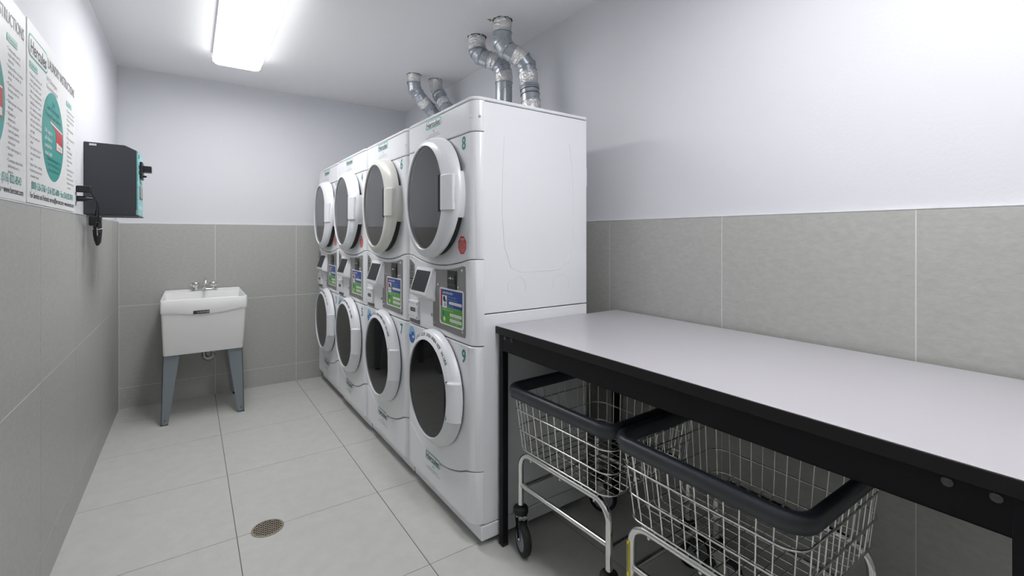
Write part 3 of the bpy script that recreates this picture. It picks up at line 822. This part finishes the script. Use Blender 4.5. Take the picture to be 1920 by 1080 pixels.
cart2.location = (1.352, .729, 0)
tag(cart2, 'chrome wire laundry cart with a yellow strip on its leg, nearer the camera', 'laundry cart', 'wire laundry carts')
mb = MB(); mb.box((-.247, .232, .20), (-.2425, .2405, .352), 'yellow'); mb.box((-.2476, .2345, .26), (-.2424, .2385, .345), 'inkg')
o = mb.build('warning_sticker', cart2, smooth=0); o['label'] = 'yellow sticker strip on the leg'

# ------------------------------------------------------------------ utility sink
SX0, SX1, SY0, SY1 = -.170, .341, 3.885, 4.480; SZ = .857
O = Vector(((SX0+SX1)/2, (SY0+SY1)/2, 0))
sink = thing('utility_sink', O, 'white plastic utility sink on blue-grey steel legs against the back wall', 'utility sink')
def rrw(x0, x1, y0, y1, r, z, n=4, zf=None):
    cx, cy = (x0+x1)/2, (y0+y1)/2
    return [(cx+a, cy+b, z if zf is None else zf(cx+a, cy+b)) for a, b in rrect(x1-x0, y1-y0, r, n)]
def rrw_dense(x0, x1, y0, y1, r, zf):
    pts = rrw(x0, x1, y0, y1, r, 0); out = []
    for i in range(len(pts)):
        a = Vector(pts[i]); b = Vector(pts[(i+1) % len(pts)]); n = max(1, int((b-a).length/.05))
        n = 12 if (b-a).length > .2 else 1
        for k in range(n):
            p = a.lerp(b, k/n); out.append((p.x, p.y, zf(p.x, p.y)))
    return out
cxm = (SX0+SX1)/2
def lipz(x, y): return .770-.022*max(0, 1-((x-cxm)/.20)**2) if y < SY0+.08 else .770
def zc(z): return lambda x, y: z
mb = MB(O)
rings = [rrw_dense(SX0+.018, SX1-.025, SY0+.034, SY1-.010, .014, zc(.475)),
         rrw_dense(SX0+.016, SX1-.023, SY0+.031, SY1-.009, .014, zc(.482)),
         rrw_dense(SX0+.0055, SX1-.0065, SY0+.0095, SY1-.006, .011, lambda x, y: lipz(x, y)+.004),
         rrw_dense(SX0+.0015, SX1-.0015, SY0+.004, SY1-.003, .010, lambda x, y: lipz(x, y)),
         rrw_dense(SX0+.001, SX1-.001, SY0+.003, SY1-.001, .010, lambda x, y: lipz(x, y)+.005),
         rrw_dense(SX0, SX1, SY0, SY1, .010, zc(SZ-.004)),
         rrw_dense(SX0+.003, SX1-.003, SY0+.003, SY1-.003, .008, zc(SZ)),
         rrw_dense(SX0+.008, SX1-.008, SY0+.008, SY1-.085, .010, zc(SZ)),
         rrw_dense(SX0+.011, SX1-.011, SY0+.011, SY1-.088, .012, zc(SZ-.008)),
         rrw_dense(SX0+.040, SX1-.045, SY0+.065, SY1-.125, .05, zc(.50)),
         rrw_dense(SX0+.075, SX1-.075, SY0+.10, SY1-.16, .05, zc(.486))]
mb.loft(rings, 'tub', True, True); tub = mb.build('tub', sink, smooth=40)
mb = MB(O); mb.box((SX0+.006, SY1-.022, SZ-.004), (SX1-.006, SY1-.001, SZ+.012), 'tub'); mb.build('back_ledge', sink, bevel=.004, seg=3)
mb = MB(O); bx = .062; mb.box((bx-.047, SY0-.0015, .752), (bx+.047, SY0+.010, .775), 'kiosk')
mb.text('EL MUSTEE', (bx+.004, SY0-.0022, .7635), (1, 0, 0), (0, 0, 1), .010, 'inkl', width=.052, bold=.02)
mb.quad((bx-.037, SY0-.0022, .7635), (1, 0, 0), (0, 0, 1), .012, .013, 'ink'); mb.quad((bx+.038, SY0-.0022, .7635), (1, 0, 0), (0, 0, 1), .010, .010, 'inkl')
mb.build('badge', sink, smooth=0)
# angled steel legs, tapering to the floor
for fx, sx in ((SX0+.016, 1), (SX1-.028, -1)):
    for fy, sy in ((SY0+.050, 1), (SY1-.030, -1)):
        mb = MB(O); b_ = -.012*sx
        th = .003
        mb.prism([(fx, fy, .480), (fx+sx*.094, fy, .480), (fx+b_+sx*.040, fy, 0.002), (fx+b_, fy, 0.002)], (0, sy*th, 0), 'leg')
        mb.prism([(fx, fy, .480), (fx, fy+sy*.085, .480), (fx+b_, fy+sy*.038, 0.002), (fx+b_, fy, 0.002)], (sx*th, 0, 0), 'leg')
        lg = mb.build('leg', sink, smooth=0)
        mb = MB(O); mb.box((fx+b_-.001*sx, fy-.001*sy, 0), (fx+b_+sx*.040, fy+sy*.038, .006), 'dark'); mb.build('foot', lg)
        mb = MB(O); mb.lathe((fx+b_+sx*.020, fy+(.001*-sy), .034), (0, -sy, 0), [(0, .004), (.002, .004)], 'ink', 10); mb.build('bolt', lg)
# faucet
FX, FY = .092, SY1-.052
fz = SZ
fa = MB(O); fa.box((FX-.068, FY-.024, fz), (FX+.068, FY+.024, fz+.020), 'chrome'); f_ = fa.build('faucet', sink, bevel=.005, seg=3)
mb = MB(O)
mb.tube(smooth_path([(FX, FY, fz+.015), (FX, FY, fz+.06), (FX+.001, FY-.010, fz+.088), (FX+.003, FY-.045, fz+.100), (FX+.005, FY-.095, fz+.088), (FX+.005, FY-.112, fz+.066)], 5), [.012]*10+[.0105]*10+[.0115]*6, 'chrome', 14)
mb.lathe((FX, FY, fz+.018), (0, 0, 1), [(0, .020), (.006, .019), (.012, .012)], 'chrome', 18)
mb.build('spout', f_, smooth=60)
for s in (-1, 1):
    mb = MB(O); mb.lathe((FX+s*.058, FY-.002, fz+.018), (0, 0, 1), [(0, .020), (.010, .018), (.016, .017), (.024, .025), (.044, .027), (.053, .022), (.057, .010)], 'chrome', 18)
    mb.tube([(FX+s*.058, FY, fz+.058), (FX+s*.082, FY+.004, fz+.056), (FX+s*.094, FY+.006, fz+.050)], [.009, .011, .007], 'chrome', 10)
    mb.build('faucet_handle', f_, smooth=60)
# drain trap
PX, PY = .082, 4.17
mb = MB(O)
mb.tube([(PX, PY, .480), (PX, PY, .405)]+[(PX+.030-.030*math.cos(a), PY+.0, .405-.034*math.sin(a)) for a in [PI*k/8 for k in range(1, 8)]]+[(PX+.060, PY, .410), (PX+.060, PY+.004, .440), (PX+.060, PY+.05, .462), (PX+.060, SY1+.018, .462)], .0165, 'trapsteel', 16)
for p, d in (((PX, PY, .432), (0, 0, 1)), ((PX+.060, PY, .415), (0, 0, 1))): mb.lathe(p, d, [(0, .018), (.003, .021), (.016, .021), (.019, .018)], 'trapsteel', 12)
mb.build('drain_trap', sink, smooth=60)

# ------------------------------------------------------------------ floor drain
DX, DY, DR = .280, 2.297, .061
O = Vector((DX, DY, 0))
fd = thing('floor_drain', O, 'round brass floor drain with a lattice grate set in the floor tiles', 'floor drain')
mb = MB(O); mb.lathe((DX, DY, 0), (0, 0, 1), [(.0004, DR+.004), (.0022, DR+.0035), (.0026, DR), (.0026, DR-.004), (.0004, DR-.004)], 'brass', 48, cap=False); mb.build('drain_frame', fd, smooth=30)
mb = MB(O); mb.add([(DX+(DR-.002)*math.cos(2*PI*k/40), DY+(DR-.002)*math.sin(2*PI*k/40), .0006) for k in range(40)], [tuple(range(40))], 'hole'); mb.build('drain_well', fd, smooth=0)
mb = MB(O); pitch = .0122; bw = .0040; th0 = math.radians(38)
for ang in (th0, th0+PI/2):
    d = Vector((math.cos(ang), math.sin(ang), 0)); n = Vector((-d.y, d.x, 0))
    for k in range(-5, 6):
        o_ = k*pitch; L = math.sqrt(max(0, (DR-.003)**2-o_*o_))
        if L < .01: continue
        c = O+n*o_; p = [c-d*L-n*bw/2, c+d*L-n*bw/2, c+d*L+n*bw/2, c-d*L+n*bw/2]
        mb.prism([(q.x, q.y, .0008 if ang == th0 else .00085) for q in p], (0, 0, .0009), 'brass')
mb.build('drain_grate', fd, smooth=0)

# ------------------------------------------------------------------ posters on the left wall
PW0 = XL-TT                      # plaster face of the left wall
def poster(y0, y1, z0, z1, label, spanish):
    O = Vector((PW0, (y0+y1)/2, (z0+z1)/2)); x = PW0+.012
    t = thing('instruction_poster', O, label, 'poster', 'laundry instruction posters')
    mb = MB(O); mb.box((PW0+.0005, y0, z0), (x, y1, z1), 'paper'); mb.build('poster_board', t, smooth=0)
    Wd = y1-y0; Hh = z1-z0; U, V = (0, 1, 0), (0, 0, 1)
    P = lambda a, b, e=0: (x+.0006+e, y0+a, z0+b)
    mb = MB(O)
    # heading
    lc = P(.137, Hh-.078)
    mb.poly2(lc, U, V, rrect(.245, .078, .024), 'teal'); mb.poly2(P(.137, Hh-.078, .0004), U, V, rrect(.233, .066, .02), 'paper')
    mb.text('Hercules', P(.137, Hh-.079, .0008), U, V, .046, 'ink', width=.205, bold=.02, shear=.08)
    mb.build('poster_logo', t, smooth=0)
    mb = MB(O)
    mb.text('INSTRUCCIONES' if False else 'LAUNDRY INSTRUCTIONS', P(.270, Hh-.066), U, V, .038, 'inkg', width=Wd-.290, bold=.012, align='l')
    mb.build('poster_heading', t, smooth=0)
    mb = MB(O)
    mb.text('(800) 526-5760 \u2022 (516) 822-6000 \u2022 Fax (516) 822-8543', P(.045, .062), U, V, .026, 'teal', width=Wd-.095, bold=.012, align='l')
    mb.build('phone_line', t, smooth=0); mb = MB(O)
    mb.text('For Service and Refunds: service@hercnet.com \u2022 www.hercnet.com', P(.030, .028), U, V, .020, 'ink', width=Wd-.06, bold=.012, align='l')
    mb.build('contact_line', t, smooth=0); mb = MB(O)
    mb.text('(H) Detergent', P(.245, Hh-.128), U, V, .019, 'inkl', align='l', width=.165); mb.text('Recommended', P(.245, Hh-.156), U, V, .019, 'inkl', align='l', width=.175)
    mb.build('poster_subheading', t, smooth=0)
    # columns
    en1 = ['WASHING', '\u2022 Empty all pockets and', '  check garment labels', '\u2022 Sort by colors and', '  fabric washing labels', '\u2022 Do not overload the', '  machine, leave room', '  for clothes to tumble', '\u2022 Check water temp', '  and cycle selector on', '  the front panel before', '  you begin', '\u2022 Do not overload', '  washer', '\u2022 Use liquid soap or', '  one scoop of powder', '  washer', '\u2022 Select fabric setting', '\u2022 Additional instructions', '  on washer decals']
    en2 = ['DRYING', '\u2022 Clean the lint screen', '  before every single load', '\u2022 Dry similar fabrics', '  together', '\u2022 Select drying time', '  first', '\u2022 Do not overload the', '  dryer', '\u2022 Use dryer', '  sheets sparingly', '  for each load', '\u2022 Remove clothes', '  at once', '\u2022 Leave the door shut', '  when not in use', '\u2022 Do not dry rubber', '\u2022 Additional directions', '  on the dryer']
    es = ['SECADORAS', '\u2022 Compruebe que la', '  ropa este lavada y', '  exprimida', '\u2022 Limpie el filtro de pelusa', '  antes de iniciar el', '  secado', '\u2022 Cierre la puerta con', '  firmeza antes de', '  encender', '\u2022 Seleccione el ciclo', '  adecuado', '\u2022 Ajuste la', '  temperatura', '\u2022 Para reiniciar', '  cierre la puerta', '  y oprima el boton', '  seleccionar', '\u2022 No sobrecargue la', '  secadora', '\u2022 Consejos adicionales', '  calcomania en la', '  lavadora']
    def column(a, b0, rows, w_, hgt):
        mb = MB(O)
        mb.poly2(P(a+.050, b0+.004), U, V, rrect(.100, .022, .003), 'teal'); mb.poly2(P(a+.050, b0+.004, .0003), U, V, rrect(.094, .017, .003), 'teall')
        mb.text(rows[0], P(a+.050, b0+.004, .0006), U, V, .010, 'teal', width=.080, bold=.01)
        for k, s_ in enumerate(rows[1:]):
            ind = .012 if s_.startswith('  ') else 0
            mb.text(s_.strip(), P(a+ind, b0-.026-k*hgt), U, V, .0105, 'inkg', align='l', width=min(w_, len(s_.strip())*.0072)-ind)
        mb.build('poster_column', t, smooth=0)
    if spanish: column(Wd-.190, Hh-.130, es, .155, .0172)
    else:
        column(.022, Hh-.148, en1, .155, .0188); column(Wd-.180, Hh-.148, en2, .155, .0195)
    # green disc with the scoop
    cx = .350; cz = .270; r = .170
    if spanish: cx = Wd-.375
    mb = MB(O); mb.poly2(P(cx, cz), U, V, circ(r, 56), 'teal')
    Q = lambda a, b, e=.0004: P(cx+a, cz+b, e)
    mb.text('Use', Q(0, .128), U, V, .016, 'teald', bold=.01); mb.text('Less Detergent', Q(0, .104), U, V, .020, 'teald', width=.20, bold=.01)
    mb.text('Prevent Over-Sudsing', Q(0, .076), U, V, .019, 'teald', width=.25, bold=.01)
    mb.poly2(Q(.070, .048), U, V, [(-.145, .012), (.078, -.004), (.078, -.092), (-.030, -.092), (-.030, -.020)], 'red')
    mb.poly2(Q(.070, .048, .0007), U, V, [(-.128, .008), (.073, -.006), (.073, -.011), (-.110, 0)], 'paper')
    mb.poly2(Q(.070, .048, .0007), U, V, [(-.024, -.058), (.072, -.066), (.072, -.088), (-.024, -.088)], 'paper')
    mb.text('1/4 CUP', Q(.094, -.029, .001), U, V, .010, 'inkg', width=.055)
    for k, s_ in enumerate(('1/4 cup is', 'all that is', 'needed for', 'most loads')):
        mb.text(s_, Q(-.078, .012-k*.027), U, V, .017, 'paper', width=.105, bold=.01)
    for k, s_ in enumerate(('Excessive detergent will', 'Prevent Clothes From Clean', 'Be sure to use the scoop')):
        mb.text(s_, Q(.005, -.088-k*.021), U, V, .012, 'teald', width=.20-.02*k, bold=.01)
    mb.build('detergent_graphic', t, smooth=0)
    return t
poster(2.142, 2.900, 1.4035, 2.008, 'white poster headed LAUNDRY INSTRUCTIONS, the one next to the outlet', False)
poster(1.368, 2.126, 1.402, 2.000, 'white instruction poster with a Spanish text column, cut off by the photo\'s left edge', True)

# ------------------------------------------------------------------ card machine on the left wall
KY0, KY1, KZ0, KZ1 = 3.19, 3.49, 1.398, 1.778; KX = -.233
O = Vector((PW0, (KY0+KY1)/2, KZ0))
k_ = thing('card_vending_box', O, 'charcoal steel box with a teal front face, mounted on the left wall', 'card machine')
mb = MB(O)
mb.prism([(PW0+.0005, KY0, KZ0+.006), (KX-.005, KY0, KZ0+.006), (KX-.005, KY0, 1.752), (-.287, KY0, KZ1-.003), (PW0+.0005, KY0, KZ1)], (0, KY1-KY0, 0), 'kiosk')
kb = mb.build('cabinet', k_, bevel=.003)
mb = MB(O); mb.box((PW0+.0005, KY0-.002, KZ0), (KX+.004, KY1+.002, KZ0+.006), 'kiosk'); mb.build('base_flange', k_, bevel=.001)
mb = MB(O); mb.box((KX-.0055, KY0+.003, KZ0+.008), (KX+.001, KY1-.003, 1.748), 'tealface'); kf = mb.build('front_face', k_, smooth=0)
mb = MB(O); mb.box((KX+.001, KY0+.09, 1.61), (KX+.014, KY0+.19, 1.705), 'black')
mb.box((KX+.012, KY0+.105, 1.650), (KX+.052, KY0+.165, 1.685), 'black'); mb.box((KX+.012, KY0+.12, 1.622), (KX+.030, KY0+.14, 1.632), 'black')
mb.build('card_slot', kf, bevel=.003)
for y, z in ((KY0+.045, 1.725), (KY0+.05, 1.67), (KY0+.05, 1.64), (KY0+.22, 1.66)):
    mb = MB(O); mb.box((KX+.001, y-.012, z-.010), (KX+.003, y+.012, z+.010), 'black'); mb.build('keypad_button', kf)
mb = MB(O); mb.box((KX+.001, KY0+.08, 1.50), (KX+.006, KY0+.22, 1.57), 'steelplate'); mb.build('bill_slot', kf, bevel=.002)
mb = MB(O)
mb.text('Hercules', (KX+.0016, KY0+.15, 1.455), (0, 1, 0), (0, 0, 1), .024, 'white', width=.15, bold=.02, shear=.1)
mb.text('$5 $10 $20', (KX+.0016, KY0+.15, 1.59), (0, 1, 0), (0, 0, 1), .014, 'ink', width=.12)
mb.build('face_print', kf, smooth=0)
mb = MB(O); mb.box((-.428, KY0-.0008, 1.760), (-.400, KY0, 1.770), 'white'); mb.text('13-2241', (-.414, KY0-.0012, 1.765), (1, 0, 0), (0, 0, 1), .005, 'inkg', width=.022); mb.build('serial_label', k_, smooth=0)
mb = MB(O); mb.box((KX-.007, KY0-.0008, 1.408), (KX-.0055, KY0, 1.432), 'white'); mb.build('side_label', k_, smooth=0)

# outlet and power cords
O = Vector((PW0, 2.965, 1.50))
ol = thing('wall_outlet', O, 'white wall outlet plate between the poster and the charcoal box', 'wall outlet')
mb = MB(O); mb.box((PW0+.0003, 2.912, 1.440), (PW0+.006, 3.000, 1.562), 'trim'); mb.build('cover_plate', ol, bevel=.003)
for z in (1.515, 1.470):
    mb = MB(O); mb.box((PW0+.005, 2.945, z-.016), (PW0+.0075, 2.985, z+.016), 'white'); mb.build('socket', ol, bevel=.002)
O = Vector((PW0+.008, 2.965, 1.515))
cd = thing('power_cord', O, 'black power cord in the upper socket, hanging in a tied bundle', 'power cord')
mb = MB(O); mb.box((PW0+.0078, 2.948, 1.500), (PW0+.060, 2.982, 1.531), 'black'); mb.build('plug', cd, bevel=.004)
path = smooth_path([(PW0+.056, 2.966, 1.503), (PW0+.062, 2.985, 1.488), (PW0+.068, 3.02, 1.468), (PW0+.072, 3.06, 1.437), (PW0+.070, 3.09, 1.400), (PW0+.068, 3.10, 1.352)], 6)
mb = MB(O); mb.tube(path, .0034, 'black', 8); mb.build('cable', cd, smooth=60)
mb = MB(O); cx, cy_, czz = PW0+.064, 3.105, 1.314
for k in range(8):
    wdt = .005+.003*(k % 4); hh = .052+.006*((k*2) % 3); oy = (k-3.5)*.0036
    pts = [(cx+wdt*math.cos(a)+random.uniform(-.0015, .0015), cy_+oy+.005*math.sin(2*a), czz+hh*math.sin(a)-.004) for a in [2*PI*q/22 for q in range(22)]]
    mb.tube(pts, .0034, 'black', 7, closed=True)
mb.build('cable_bundle', cd, smooth=60)
mb = MB(O); mb.tube([(cx+.020*math.cos(a), cy_+.013*math.sin(a), czz+.014+.003*math.cos(2*a)) for a in [2*PI*q/16 for q in range(16)]], .0018, 'white', 6, closed=True); mb.build('twist_tie', cd, smooth=60)
O = Vector((PW0+.008, 2.965, 1.470))
c2 = thing('power_cord', O, 'black power cord with a tapered plug in the lower socket, running behind the charcoal box', 'power cord')
mb = MB(O); mb.tube([(PW0+.0078, 2.966, 1.470), (PW0+.034, 2.968, 1.470), (PW0+.050, 2.975, 1.471), (PW0+.062, 2.985, 1.472)], [.0135, .013, .008, .004], 'black', 12); mb.build('plug', c2, smooth=40)
mb = MB(O); mb.tube(smooth_path([(PW0+.060, 2.984, 1.472), (PW0+.068, 3.02, 1.468), (PW0+.064, 3.08, 1.440), (PW0+.052, 3.14, 1.402), (PW0+.040, 3.20, 1.386), (PW0+.030, 3.26, 1.387), (PW0+.028, 3.29, 1.397)], 6), .0034, 'black', 8); mb.build('cable', c2, smooth=60)
mb = MB(O); mb.box((PW0+.030, 3.110, 1.345), (PW0+.078, 3.150, 1.395), 'black'); mb.build('inline_adapter', c2, bevel=.006)
